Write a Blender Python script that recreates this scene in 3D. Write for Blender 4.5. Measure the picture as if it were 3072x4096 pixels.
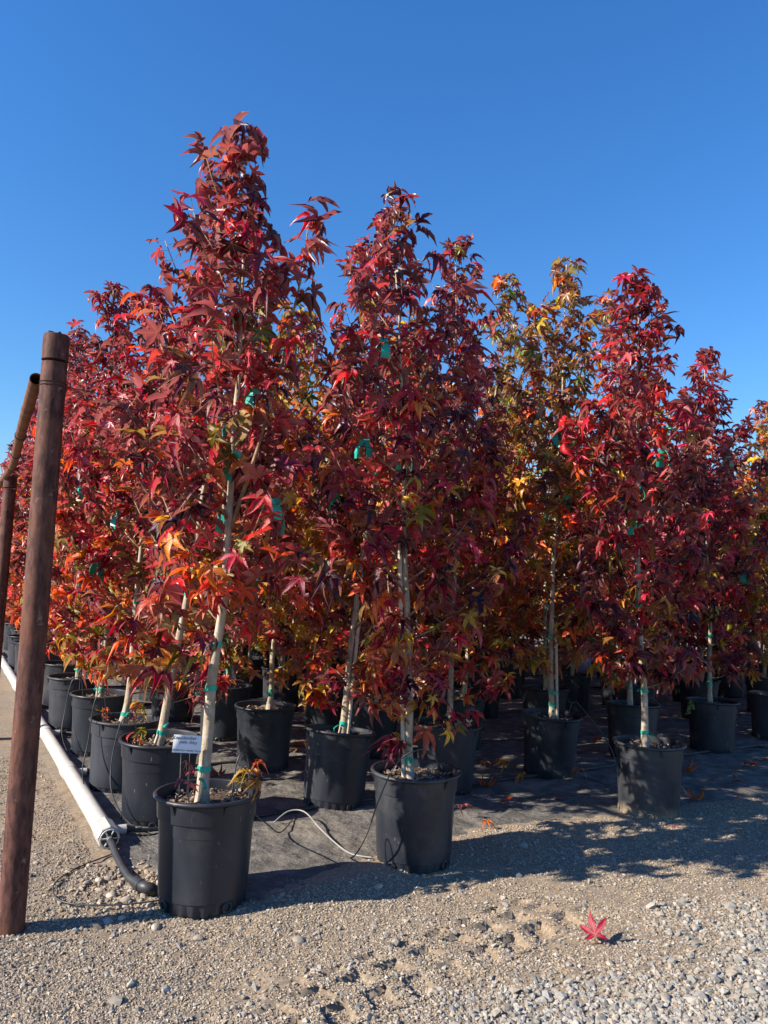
import bpy, math, random
import numpy as np
from mathutils import Vector, Matrix, Euler
R = math.radians
for o in list(bpy.data.objects): bpy.data.objects.remove(o)
scene = bpy.context.scene
C = scene.collection

# ------------------------------------------------------------------ camera, sky, sun, exposure
CAM_H, PITCH, ROLL = 1.349, R(5.24), R(2.60)
SUN_EL, SHADOW_AZ = R(31.0), R(22.0)            # the shadows run towards +X, 22 degrees into the picture
fw = Vector((0, math.cos(PITCH), math.sin(PITCH))); up = Vector((0, -math.sin(PITCH), math.cos(PITCH))); rt = Vector((1, 0, 0))
rt, up = rt*math.cos(ROLL) + up*math.sin(ROLL), up*math.cos(ROLL) - rt*math.sin(ROLL)
cam_d = bpy.data.cameras.new('camera'); cam = bpy.data.objects.new('camera', cam_d); C.objects.link(cam)
cam.matrix_world = Matrix(((rt.x, up.x, -fw.x, 0), (rt.y, up.y, -fw.y, 0), (rt.z, up.z, -fw.z, CAM_H), (0, 0, 0, 1)))
cam_d.sensor_fit = 'VERTICAL'; cam_d.sensor_height = 36; cam_d.sensor_width = 27; cam_d.lens = 27.03
cam_d.clip_start = .05; cam_d.clip_end = 3000
scene.camera = cam

world = bpy.data.worlds.new('World'); scene.world = world; world.use_nodes = True
wn = world.node_tree.nodes; wl = world.node_tree.links
sky = wn.new('ShaderNodeTexSky'); sky.sky_type = 'NISHITA'; sky.sun_disc = False
sky.sun_elevation = SUN_EL; sky.sun_rotation = R(-112.0)
sky.altitude = 0; sky.air_density = 1.5; sky.dust_density = 0; sky.ozone_density = 10.0
hs = wn.new('ShaderNodeHueSaturation'); hs.inputs['Saturation'].default_value = 1.12; hs.inputs['Hue'].default_value = .506
wl.new(sky.outputs[0], hs.inputs['Color']); wl.new(hs.outputs[0], wn['Background'].inputs[0]); wn['Background'].inputs[1].default_value = .097

sun_d = bpy.data.lights.new('sun', 'SUN'); sun = bpy.data.objects.new('sun', sun_d); C.objects.link(sun)
sun_d.energy = 5.0; sun_d.angle = R(.53); sun_d.color = (1, .905, .78)
ldir = Vector((math.cos(SHADOW_AZ)*math.cos(SUN_EL), math.sin(SHADOW_AZ)*math.cos(SUN_EL), -math.sin(SUN_EL)))
sun.rotation_euler = ldir.to_track_quat('-Z', 'Y').to_euler(); sun.location = (-6, -3, 8)

scene.view_settings.view_transform = 'Standard'; scene.view_settings.look = 'None'
scene.view_settings.gamma = 1; scene.view_settings.exposure = 1.0
try: scene.view_settings.use_curve_mapping = False
except Exception: pass
scene.cycles.max_bounces = 8; scene.cycles.diffuse_bounces = 4; scene.cycles.transparent_max_bounces = 8

# ------------------------------------------------------------------ helpers
def hash2(ix, iy, seed):
    n = (ix.astype(np.int64)*374761393 + iy.astype(np.int64)*668265263 + seed*974711) & 0x7fffffff
    n = ((n ^ (n >> 13))*1274126177) & 0x7fffffff
    return ((n ^ (n >> 16)) & 0xffff)/65535.0
def vnoise(x, y, seed=0):
    x = np.asarray(x, float); y = np.asarray(y, float)
    ix = np.floor(x); iy = np.floor(y); fx = x-ix; fy = y-iy
    fx = fx*fx*(3-2*fx); fy = fy*fy*(3-2*fy)
    a = hash2(ix, iy, seed); b = hash2(ix+1, iy, seed); c = hash2(ix, iy+1, seed); d = hash2(ix+1, iy+1, seed)
    return (a*(1-fx)+b*fx)*(1-fy) + (c*(1-fx)+d*fx)*fy - .5

E1 = np.array((.865, .502)); E2 = np.array((-.494, .870)); ORG = np.array((-.68, 3.33))     # row and column directions of the block, first pot
def ab(x, y):
    m = np.linalg.inv(np.array([E1, E2]).T); x = np.asarray(x)-ORG[0]; y = np.asarray(y)-ORG[1]
    return m[0, 0]*x+m[0, 1]*y, m[1, 0]*x+m[1, 1]*y
def xy(a, b): return ORG + E1*a + E2*b

def front_edge(a):
    return np.interp(a, [-.4, -.1, .0, .2, .92, 1.5, 2.6, 4, 13], [.55, .36, .02, -.15, .06, .24, .16, .10, .10])
TREAD = [(-.40, 2.36), (.92, 3.50)]                          # wheel track pressed into the dirt
def ground_z(x, y):
    x = np.asarray(x, float); y = np.asarray(y, float)
    z = .020*vnoise(x*1.3, y*1.3, 1) + .012*vnoise(x*4, y*4, 2) + .007*vnoise(x*13, y*13, 3) + .0045*vnoise(x*38, y*38, 4)
    near = np.clip((9-np.hypot(x, y))/4, 0, 1)
    z = z*near
    d = np.array(TREAD[1])-np.array(TREAD[0]); L = np.hypot(*d); d = d/L
    s = (x-TREAD[0][0])*d[0]+(y-TREAD[0][1])*d[1]; t = -(x-TREAD[0][0])*d[1]+(y-TREAD[0][1])*d[0]
    t = t + .02*vnoise(x*6, y*6, 9)
    inside = (s > -.2) & (s < L) & (np.abs(t) < .17)
    cell = np.mod(s + .35*np.abs(t), .17)
    blk = (cell < .10) & (np.mod(np.abs(t)+.03*np.sign(t), .15) < .12)
    z = z + np.where(inside, np.where(blk, -.022, .005)*np.clip(vnoise(x*2.2, y*2.2, 12)*2.5+.75, 0, 1), 0)
    a, b = ab(x, y)
    z = z + .016*np.exp(-((b-front_edge(a)+.06)/.15)**2)*np.clip(a+.8, 0, 1)*(a < 12)      # dirt banked along the cloth's front edge
    return z

def link(o, parent=None):
    C.objects.link(o)
    if parent is not None: o.parent = parent
    return o
def tag(o, label=None, cat=None, group=None, kind=None):
    if label: o['label'] = label
    if cat: o['category'] = cat
    if group: o['group'] = group
    if kind: o['kind'] = kind
    return o
def empty(name, loc=(0, 0, 0), rz=0):
    o = bpy.data.objects.new(name, None); C.objects.link(o); o.location = loc; o.rotation_euler = (0, 0, rz)
    o.empty_display_size = .1
    return o
def tri_mesh(name, V, T, mat=None, smooth=True, cols=None, vein=None):
    me = bpy.data.meshes.new(name); V = np.asarray(V, np.float32); T = np.asarray(T, np.int32)
    me.vertices.add(len(V)); me.vertices.foreach_set('co', V.ravel())
    me.loops.add(T.size); me.loops.foreach_set('vertex_index', T.ravel())
    me.polygons.add(len(T)); me.polygons.foreach_set('loop_start', np.arange(0, T.size, 3, dtype=np.int32))
    try: me.polygons.foreach_set('loop_total', np.full(len(T), 3, np.int32))
    except Exception: pass
    me.polygons.foreach_set('use_smooth', np.full(len(T), smooth, bool))
    if cols is not None:
        at = me.attributes.new('leaf_color', 'FLOAT_COLOR', 'POINT')
        at.data.foreach_set('color', np.concatenate([cols, np.ones((len(V), 1))], 1).astype(np.float32).ravel())
    if vein is not None:
        at = me.attributes.new('vein', 'FLOAT', 'POINT'); at.data.foreach_set('value', np.asarray(vein, np.float32))
    me.update(calc_edges=True); me.validate()
    if mat: me.materials.append(mat)
    return me
class MB:
    """collects simple shapes; build() links them as one mesh object"""
    def __init__(s): s.v = []; s.f = []
    def add(s, vs, fs):
        n = len(s.v); s.v += [tuple(v) for v in vs]; s.f += [tuple(i+n for i in f) for f in fs]
    def box(s, c, d, rot=None):
        c = Vector(c); vs = []
        for k in range(8):
            q = Vector(((k & 1)-.5, ((k >> 1) & 1)-.5, ((k >> 2) & 1)-.5)); q = Vector((q.x*d[0], q.y*d[1], q.z*d[2]))
            if rot is not None: q = rot @ q
            vs.append(c+q)
        s.add(vs, [(0, 2, 3, 1), (4, 5, 7, 6), (0, 1, 5, 4), (2, 6, 7, 3), (0, 4, 6, 2), (1, 3, 7, 5)])
    def tube(s, pts, rad, n=8, cap=True):
        pts = [Vector(p) for p in pts]; m = len(pts)
        if not hasattr(rad, '__len__'): rad = [rad]*m
        d0 = (pts[1]-pts[0]).normalized(); u = d0.orthogonal().normalized(); vs = []; fs = []
        for i, p in enumerate(pts):
            d = (pts[min(i+1, m-1)]-pts[max(i-1, 0)]).normalized()
            u = (u - d*u.dot(d)).normalized(); w = d.cross(u)
            for k in range(n):
                a = 2*math.pi*k/n; vs.append(p + (u*math.cos(a)+w*math.sin(a))*rad[i])
        for i in range(m-1):
            for k in range(n):
                fs.append((i*n+k, i*n+(k+1) % n, (i+1)*n+(k+1) % n, (i+1)*n+k))
        if cap:
            fs.append(tuple(range(n-1, -1, -1))); fs.append(tuple((m-1)*n+k for k in range(n)))
        s.add(vs, fs)
    def lathe(s, prof, n=48, fn=None, close=False):
        vs = []; fs = []; m = len(prof)
        for i, (r, z) in enumerate(prof):
            for k in range(n):
                a = 2*math.pi*k/n; rr = fn(r, z, k, i) if fn else r
                vs.append((rr*math.cos(a), rr*math.sin(a), z))
        for i in range(m-1):
            for k in range(n): fs.append((i*n+k, i*n+(k+1) % n, (i+1)*n+(k+1) % n, (i+1)*n+k))
        s.add(vs, fs)
    def mesh(s, name, mat, smooth=False, sharp=None):
        me = bpy.data.meshes.new(name); me.from_pydata(s.v, [], s.f); me.validate(); me.update()
        if smooth: me.polygons.foreach_set('use_smooth', [True]*len(me.polygons))
        if smooth and sharp: me.set_sharp_from_angle(angle=R(sharp))
        me.materials.append(mat); return me
    def build(s, name, mat, parent=None, smooth=False, sharp=None):
        return link(bpy.data.objects.new(name, s.mesh(name, mat, smooth, sharp)), parent)
def spline(pts, n=6):
    """Catmull-Rom through the points"""
    P = [Vector(p) for p in pts]; out = []
    for i in range(len(P)-1):
        p0 = P[max(i-1, 0)]; p1 = P[i]; p2 = P[i+1]; p3 = P[min(i+2, len(P)-1)]
        for k in range(n):
            t = k/n
            out.append(.5*((2*p1) + (p2-p0)*t + (2*p0-5*p1+4*p2-p3)*t*t + (3*p1-p0-3*p2+p3)*t**3))
    out.append(P[-1]); return out

# ------------------------------------------------------------------ materials
def newmat(name):
    m = bpy.data.materials.new(name); m.use_nodes = True
    return m, m.node_tree.nodes, m.node_tree.links, m.node_tree.nodes['Principled BSDF']
def nnode(N, t, **kw):
    n = N.new(t)
    for k, v in kw.items():
        if k in n.bl_rna.properties: setattr(n, k, v)
        else: n.inputs[k].default_value = v
    return n
def mixc(N, L, fac, a, b, blend='MIX'):
    m = N.new('ShaderNodeMix'); m.data_type = 'RGBA'; m.blend_type = blend
    for sock, v in ((m.inputs[0], fac), (m.inputs[6], a), (m.inputs[7], b)):
        if hasattr(v, 'is_linked') or hasattr(v, 'links'): L.new(v, sock)
        else: sock.default_value = v if not isinstance(v, tuple) else (*v, 1)[:4]
    return m.outputs[2]
def ramp(N, L, src, p0, p1, c0=0., c1=1.):
    r = N.new('ShaderNodeMapRange'); r.inputs[1].default_value = p0; r.inputs[2].default_value = p1
    r.inputs[3].default_value = c0; r.inputs[4].default_value = c1; r.interpolation_type = 'SMOOTHSTEP'
    L.new(src, r.inputs[0]); return r.outputs[0]
def noise(N, L, scale, detail=4, coord='Object', rough=.55):
    t = N.new('ShaderNodeTexCoord'); n = N.new('ShaderNodeTexNoise')
    n.inputs['Scale'].default_value = scale; n.inputs['Detail'].default_value = detail; n.inputs['Roughness'].default_value = rough
    L.new(t.outputs[coord], n.inputs['Vector']); return n.outputs[0]
def bump(N, L, src, strength, dist, bsdf, prev=None):
    b = N.new('ShaderNodeBump'); b.inputs['Strength'].default_value = strength; b.inputs['Distance'].default_value = dist
    L.new(src, b.inputs['Height'])
    if prev is not None: L.new(prev, b.inputs['Normal'])
    L.new(b.outputs[0], bsdf.inputs['Normal']); return b.outputs[0]
def simple(name, col, rough=.6, var=.25, scale=8, bs=0, bd=.002, bscale=60, metal=0, spec=.5):
    m, N, L, B = newmat(name)
    n = noise(N, L, scale); c = mixc(N, L, ramp(N, L, n, .3, .7), tuple(v*(1-var) for v in col), tuple(min(1, v*(1+var)) for v in col))
    L.new(c, B.inputs['Base Color']); B.inputs['Roughness'].default_value = rough; B.inputs['Metallic'].default_value = metal
    B.inputs['Specular IOR Level'].default_value = spec
    if bs: bump(N, L, noise(N, L, bscale, 6), bs, bd, B)
    return m

def leaf_material(name, from_object):
    m, N, L, B = newmat(name)
    if from_object: base = N.new('ShaderNodeObjectInfo').outputs['Color']
    else:
        a = N.new('ShaderNodeAttribute'); a.attribute_name = 'leaf_color'; base = a.outputs['Color']
    v = N.new('ShaderNodeAttribute'); v.attribute_name = 'vein'
    geo = N.new('ShaderNodeNewGeometry')
    nz = noise(N, L, 14 if from_object else 26, 5)
    mott = mixc(N, L, ramp(N, L, nz, .35, .7), (1.25, 1.1, 1.0), (.66, .52, .64))
    col = mixc(N, L, 1., base, mott, 'MULTIPLY')
    spots = ramp(N, L, noise(N, L, 60, 2), .68, .74)
    col = mixc(N, L, spots, col, (.05, .025, .015))
    rib = ramp(N, L, v.outputs['Fac'], .86, .98)
    light = mixc(N, L, .45, col, (.50, .22, .12))
    top = mixc(N, L, rib, col, light)
    und = mixc(N, L, .42, top, (.48, .21, .185))
    two = mixc(N, L, geo.outputs['Backfacing'], top, und)
    pet = ramp(N, L, v.outputs['Fac'], 1.4, 1.6)
    fin = mixc(N, L, pet, two, (.34, .16, .06))
    L.new(fin, B.inputs['Base Color']); B.inputs['Roughness'].default_value = .34; B.inputs['Specular IOR Level'].default_value = .5
    bump(N, L, noise(N, L, 70, 3), .35, .003, B)
    tr = N.new('ShaderNodeBsdfTranslucent')
    sat = N.new('ShaderNodeHueSaturation'); sat.inputs['Saturation'].default_value = 1.15; sat.inputs['Value'].default_value = 1.7
    L.new(fin, sat.inputs['Color']); L.new(sat.outputs[0], tr.inputs['Color'])
    mx = N.new('ShaderNodeMixShader'); mx.inputs[0].default_value = .36
    L.new(B.outputs[0], mx.inputs[1]); L.new(tr.outputs[0], mx.inputs[2]); L.new(mx.outputs[0], N['Material Output'].inputs[0])
    return m
M = {}
M['leaf'] = leaf_material('leaf_single', True)
M['foliage'] = leaf_material('leaf_mass', False)

def bark_material():
    m, N, L, B = newmat('pale_bark')
    t = N.new('ShaderNodeTexCoord'); mp = N.new('ShaderNodeMapping'); mp.inputs['Scale'].default_value = (1, 1, .35)
    L.new(t.outputs['Object'], mp.inputs[0])
    n = N.new('ShaderNodeTexNoise'); n.inputs['Scale'].default_value = 40; n.inputs['Detail'].default_value = 8; L.new(mp.outputs[0], n.inputs[0])
    big = noise(N, L, 7, 3)
    c = mixc(N, L, ramp(N, L, n.outputs[0], .35, .7), (.297, .230, .158), (.495, .419, .315))
    c = mixc(N, L, ramp(N, L, big, .55, .75), c, (.40, .36, .29))
    w = N.new('ShaderNodeTexWave'); w.bands_direction = 'Z'; w.inputs['Scale'].default_value = 9; w.inputs['Distortion'].default_value = 9; w.inputs['Detail'].default_value = 4
    L.new(t.outputs['Object'], w.inputs[0]); c = mixc(N, L, ramp(N, L, w.outputs[0], .95, 1.0, 0, .35), c, (.2, .15, .1))
    vo = N.new('ShaderNodeTexVoronoi'); vo.inputs['Scale'].default_value = 13; L.new(t.outputs['Object'], vo.inputs['Vector'])
    c = mixc(N, L, ramp(N, L, vo.outputs['Distance'], .16, .05, 0, .7), c, (.12, .085, .06))       # pruning scars and lenticels
    L.new(c, B.inputs['Base Color']); B.inputs['Roughness'].default_value = .8
    bump(N, L, n.outputs[0], .8, .009, B); return m
M['bark'] = bark_material()
M['twig'] = simple('twig_bark', (.24, .165, .095), .7, .35, 30, .3, .002, 120)
M['stake'] = simple('wooden_stake', (.50, .42, .32), .75, .2, 20, .3, .002, 150)
M['tape'] = simple('green_tie_tape', (.012, .33, .235), .42, .15, 30, spec=.5)

def plastic_material(name, dirt_h=None):
    m, N, L, B = newmat(name)
    oi = N.new('ShaderNodeObjectInfo')
    t = N.new('ShaderNodeTexCoord'); mp = N.new('ShaderNodeMapping'); mp.inputs['Scale'].default_value = (1, 1, .25); L.new(t.outputs['Object'], mp.inputs[0])
    va = N.new('ShaderNodeVectorMath'); va.operation = 'ADD'; L.new(mp.outputs[0], va.inputs[0]); L.new(oi.outputs['Location'], va.inputs[1])
    n1 = N.new('ShaderNodeTexNoise'); n1.inputs['Scale'].default_value = 5; n1.inputs['Detail'].default_value = 8; L.new(va.outputs[0], n1.inputs[0])
    n2 = N.new('ShaderNodeTexNoise'); n2.inputs['Scale'].default_value = 90; n2.inputs['Detail'].default_value = 3; L.new(va.outputs[0], n2.inputs[0])
    c = mixc(N, L, ramp(N, L, n1.outputs[0], .4, .75), (.015, .018, .0255), (.036, .040, .051))
    vb = N.new('ShaderNodeVectorMath'); vb.operation = 'ADD'; L.new(t.outputs['Object'], vb.inputs[0]); L.new(oi.outputs['Location'], vb.inputs[1])
    n3 = N.new('ShaderNodeTexNoise'); n3.inputs['Scale'].default_value = 2.6; n3.inputs['Detail'].default_value = 1.5; n3.inputs['Distortion'].default_value = .8; L.new(vb.outputs[0], n3.inputs[0])
    ab_ = N.new('ShaderNodeMath'); ab_.operation = 'SUBTRACT'; ab_.inputs[1].default_value = .5; L.new(n3.outputs[0], ab_.inputs[0])
    ac = N.new('ShaderNodeMath'); ac.operation = 'ABSOLUTE'; L.new(ab_.outputs[0], ac.inputs[0])
    c = mixc(N, L, ramp(N, L, ac.outputs[0], .0016, 0., 0, .22), c, (.14, .135, .13))     # pale scuff lines
    c = mixc(N, L, ramp(N, L, n2.outputs[0], .70, .76, 0, .7), c, (.20, .19, .17))      # specks of dust
    n4 = N.new('ShaderNodeTexNoise'); n4.inputs['Scale'].default_value = 3.1; n4.inputs['Detail'].default_value = 7; n4.inputs['Roughness'].default_value = .7; L.new(vb.outputs[0], n4.inputs[0])
    dm = N.new('ShaderNodeMath'); dm.operation = 'MULTIPLY'; L.new(oi.outputs['Random'], dm.inputs[1]); L.new(ramp(N, L, n4.outputs[0], .45, .7, 0, .5), dm.inputs[0])
    c = mixc(N, L, dm.outputs[0], c, (.12, .115, .105))                                  # dried splashes, more on some pots than on others
    if dirt_h:
        sp = N.new('ShaderNodeSeparateXYZ'); L.new(t.outputs['Object'], sp.inputs[0])
        ad = N.new('ShaderNodeMath'); ad.operation = 'MULTIPLY_ADD'; ad.inputs[1].default_value = .16; L.new(n1.outputs[0], ad.inputs[0]); L.new(sp.outputs[2], ad.inputs[2])
        c = mixc(N, L, ramp(N, L, ad.outputs[0], dirt_h+.05, dirt_h+.15, .9, 0), c, (.36, .29, .2))
        c = mixc(N, L, ramp(N, L, n1.outputs[0], .4, .75, 0, .3), c, (.11, .105, .095))
    L.new(c, B.inputs['Base Color']); B.inputs['Specular IOR Level'].default_value = .4
    L.new(ramp(N, L, n1.outputs[0], .3, .7, .33, .55), B.inputs['Roughness'])
    bump(N, L, n2.outputs[0], .08, .001, B); return m
M['pot'] = plastic_material('black_pot_plastic')
M['pot_dusty'] = plastic_material('dusty_pot_plastic', .02)
M['soil'] = simple('potting_soil', (.075, .05, .032), .95, .5, 25, 1, .02, 70)
M['chip'] = simple('bark_chip', (.20, .15, .105), .85, .6, 35, .3, .002, 90)
M['white_pvc'] = simple('white_pvc_pipe', (.460, .446, .405), .42, .08, 5, .05, .001, 80)
M['hose'] = simple('black_hose', (.03, .03, .032), .5, .35, 20)
M['tubing'] = simple('thin_drip_tubing', (.045, .045, .045), .45, .4, 12)
M['grey_tubing'] = simple('sun_bleached_tubing', (.26, .25, .23), .55, .2, 12)
M['wire'] = simple('dark_wire', (.06, .04, .03), .55, .3, 20, metal=.6)
M['card'] = simple('white_label_card', (.666, .675, .702), .5, .04, 10)
M['ink'] = simple('black_ink', (.012, .012, .016), .6, .1)
M['legwire'] = simple('galvanised_wire', (.42, .42, .4), .4, .2, 40, metal=.7)
M['stone'] = simple('pale_stone', (.34, .29, .23), .85, .45, 9, .4, .004, 60)

def rust_material():
    m, N, L, B = newmat('rusted_steel')
    t = N.new('ShaderNodeTexCoord'); mp = N.new('ShaderNodeMapping'); mp.inputs['Scale'].default_value = (1, 1, .3); L.new(t.outputs['Object'], mp.inputs[0])
    n = N.new('ShaderNodeTexNoise'); n.inputs['Scale'].default_value = 45; n.inputs['Detail'].default_value = 9; n.inputs['Roughness'].default_value = .7; L.new(mp.outputs[0], n.inputs[0])
    b = noise(N, L, 3.2, 5)
    c = mixc(N, L, ramp(N, L, n.outputs[0], .35, .68), (.036, .013, .010), (.145, .060, .046))
    c = mixc(N, L, ramp(N, L, b, .45, .68, 0, .6), c, (.162, .060, .030))
    c = mixc(N, L, ramp(N, L, noise(N, L, 22, 6), .62, .74, 0, .7), c, (.264, .192, .160))
    L.new(c, B.inputs['Base Color']); B.inputs['Roughness'].default_value = .78; B.inputs['Specular IOR Level'].default_value = .35
    bump(N, L, n.outputs[0], .5, .003, B); return m
M['rust'] = rust_material()
M['rust_rail'] = simple('orange_rust', (.145, .058, .029), .75, .35, 14, .35, .002, 90, spec=.35)

def ground_material():
    m, N, L, B = newmat('sandy_gravel')
    t = N.new('ShaderNodeTexCoord')
    def vor(s):
        v = N.new('ShaderNodeTexVoronoi'); v.inputs['Scale'].default_value = s; L.new(t.outputs['Object'], v.inputs['Vector']); return v
    v1 = vor(140); v2 = vor(330)
    big = noise(N, L, 1.1, 5); mid = noise(N, L, 6, 6)
    c = mixc(N, L, ramp(N, L, big, .38, .62), (.294, .210, .127), (.244, .190, .129))
    c = mixc(N, L, ramp(N, L, mid, .4, .7, 0, .55), c, (.184, .143, .101))
    sep = N.new('ShaderNodeSeparateColor'); L.new(v1.outputs['Color'], sep.inputs[0])
    c = mixc(N, L, ramp(N, L, sep.outputs[0], .1, .9, .55, 0), c, (.17, .15, .125))
    c = mixc(N, L, ramp(N, L, sep.outputs[1], .72, .95, 0, .6), c, (.42, .36, .29))
    L.new(c, B.inputs['Base Color']); B.inputs['Roughness'].default_value = .95; B.inputs['Specular IOR Level'].default_value = .2
    p = bump(N, L, v1.outputs['Distance'], -1.0, .006, B)
    p = bump(N, L, v2.outputs['Distance'], -.8, .003, B, p); return m
M['ground'] = ground_material()
def grain_material(name, cols):
    m, N, L, B = newmat(name)
    g = N.new('ShaderNodeNewGeometry'); r = N.new('ShaderNodeValToRGB')
    r.color_ramp.interpolation = 'CONSTANT'
    while len(r.color_ramp.elements) < len(cols): r.color_ramp.elements.new(.5)
    for i, c in enumerate(cols): r.color_ramp.elements[i].position = i/len(cols); r.color_ramp.elements[i].color = (*c, 1)
    L.new(g.outputs['Random Per Island'], r.inputs[0])
    c = mixc(N, L, ramp(N, L, noise(N, L, 120, 3), .3, .7, 0, .4), r.outputs[0], (.2, .18, .15))
    L.new(c, B.inputs['Base Color']); B.inputs['Roughness'].default_value = .9; B.inputs['Specular IOR Level'].default_value = .25
    return m
M['grain'] = grain_material('sand_grain', [(.331, .248, .156), (.276, .221, .156), (.396, .313, .216), (.193, .156, .120), (.368, .308, .239), (.267, .193, .124), (.138, .115, .092), (.460, .396, .313)])
M['gravel'] = grain_material('crushed_gravel', [(.297, .284, .252), (.347, .329, .293), (.234, .225, .207), (.387, .360, .306), (.270, .239, .194), (.180, .180, .171), (.333, .284, .225)])
def fabric_material():
    m, N, L, B = newmat('weed_cloth')
    t = N.new('ShaderNodeTexCoord')
    d1 = noise(N, L, 1.6, 6); d2 = noise(N, L, 9, 6); d3 = noise(N, L, 160, 3)
    c = mixc(N, L, ramp(N, L, d2, .35, .7), (.087, .082, .075), (.170, .158, .140))
    c = mixc(N, L, ramp(N, L, d1, .5, .72, 0, .6), c, (.239, .207, .161))
    c = mixc(N, L, ramp(N, L, d3, .60, .70, 0, .6), c, (.40, .36, .30))
    mp = N.new('ShaderNodeMapping'); mp.inputs['Rotation'].default_value = (0, 0, R(-30)); mp.inputs['Scale'].default_value = (1, 3.2, 1); L.new(t.outputs['Object'], mp.inputs[0])
    cr = N.new('ShaderNodeTexNoise'); cr.inputs['Scale'].default_value = 2.2; cr.inputs['Detail'].default_value = 3; cr.inputs['Distortion'].default_value = .6; L.new(mp.outputs[0], cr.inputs[0])
    q1 = N.new('ShaderNodeMath'); q1.operation = 'SUBTRACT'; q1.inputs[1].default_value = .5; L.new(cr.outputs[0], q1.inputs[0])
    q2 = N.new('ShaderNodeMath'); q2.operation = 'ABSOLUTE'; L.new(q1.outputs[0], q2.inputs[0])
    c = mixc(N, L, ramp(N, L, q2.outputs[0], .006, .0, 0, .8), c, (.03, .03, .03))  # thin dark lines in the colour imitate shaded creases in the cloth
    fn = N.new('ShaderNodeTexNoise'); fn.inputs['Scale'].default_value = 26; fn.inputs['Detail'].default_value = 6; L.new(mp.outputs[0], fn.inputs[0])
    L.new(c, B.inputs['Base Color']); B.inputs['Roughness'].default_value = .9; B.inputs['Specular IOR Level'].default_value = .25
    p = bump(N, L, d2, .9, .04, B); p = bump(N, L, fn.outputs[0], .7, .012, B, p); bump(N, L, d3, .3, .002, B, p); return m
M['fabric'] = fabric_material()

# ------------------------------------------------------------------ ground, cloth, gravel
def graded(lo, hi, mid0, mid1, step, far=1.28):
    xs = list(np.arange(mid0, mid1, step)); s = step; x = mid1
    while x < hi: xs.append(x); s *= far; x += s
    xs.append(hi); s = step; x = mid0-step; left = []
    while x > lo: left.append(x); s *= far; x -= s
    return np.array(sorted(left+[lo]+xs))
def sheet(name, X, Y, Z, mat):
    nx, ny = X.shape[1], X.shape[0]
    V = np.stack([X.ravel(), Y.ravel(), Z.ravel()], 1)
    i = np.arange(nx*ny).reshape(ny, nx)
    a, b, c, d = i[:-1, :-1].ravel(), i[:-1, 1:].ravel(), i[1:, 1:].ravel(), i[1:, :-1].ravel()
    T = np.concatenate([np.stack([a, b, c], 1), np.stack([a, c, d], 1)])
    return link(bpy.data.objects.new(name, tri_mesh(name, V, T, mat)))
gx = graded(-900, 900, -2.4, 2.6, .0125); gy = graded(-60, 1500, 2.1, 4.6, .0125)
GX, GY = np.meshgrid(gx, gy)
g = tag(sheet('ground', GX, GY, ground_z(GX, GY), M['ground']), kind='structure')

fa = np.concatenate([np.arange(-.205, 4.6, .025), np.arange(4.6, 13, .12)]); fb = np.concatenate([np.arange(-.34, 3, .025), np.arange(3, 16, .12)])
FA, FB = np.meshgrid(fa, fb)
FB = front_edge(FA) + (FB+.34)
FD = FB-front_edge(FA); edge = np.clip(FD/.3, 0, 1)
wr = vnoise(FA*3+1.5*vnoise(FA*2, FB*2, 21), FB*9, 22)
FZ = .010 + .013*np.abs(vnoise(FA*5, FB*4, 23))*2*edge + .020*np.clip(wr, 0, 1)*edge + .012*(.5-2*np.abs(vnoise(FA*7+2*vnoise(FA*3, FB*3, 43), FB*11, 42)))*edge + .007*vnoise(FA*20, FB*20, 24)*edge
FX = ORG[0]+E1[0]*FA+E2[0]*FB; FY = ORG[1]+E1[1]*FA+E2[1]*FB
FX = FX + .06*vnoise(FA*1.3, FB*1.3, 26)*(FA < 0); FY = FY + .10*vnoise(FA*1.7, FA*0, 27)*(FD < .3)
FZ = np.where(FD > .12, np.maximum(FZ, ground_z(FX, FY)+.004), FZ-.012*np.clip(1-FD/.12, 0, 1)*(.5+vnoise(FA*6, FA*0, 28)))
FZ = FZ + .05*np.clip(vnoise(FA*7, FB*5, 41), 0, 1)*np.clip((.02-FA)/.2, 0, 1)*(FB > .75)
tag(sheet('weed_cloth', FX, FY, FZ, M['fabric']), kind='structure')
def cloth_z(x, y):
    a, b = ab(x, y)
    return float(np.where((a > -.35) & (b > front_edge(a)+.1), .02, ground_z(x, y)+.001))

rng = np.random.default_rng(7)
ICO_V = np.array([(0, 0, 1), (.894, 0, .447), (.276, .851, .447), (-.724, .526, .447), (-.724, -.526, .447), (.276, -.851, .447), (.724, .526, -.447), (-.276, .851, -.447), (-.894, 0, -.447), (-.276, -.851, -.447), (.724, -.526, -.447), (0, 0, -1)])
ICO_T = np.array([(0, 1, 2), (0, 2, 3), (0, 3, 4), (0, 4, 5), (0, 5, 1), (1, 6, 2), (2, 7, 3), (3, 8, 4), (4, 9, 5), (5, 10, 1), (2, 6, 7), (3, 7, 8), (4, 8, 9), (5, 9, 10), (1, 10, 6), (11, 7, 6), (11, 8, 7), (11, 9, 8), (11, 10, 9), (11, 6, 10)])
OCT_V = np.array([(1, 0, 0), (-.2, 1, 0), (-.9, -.5, .1), (.1, -.1, .8), (.3, -.9, -.1)]); OCT_T = np.array([(0, 1, 3), (1, 2, 3), (2, 4, 3), (4, 0, 3)])
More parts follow.
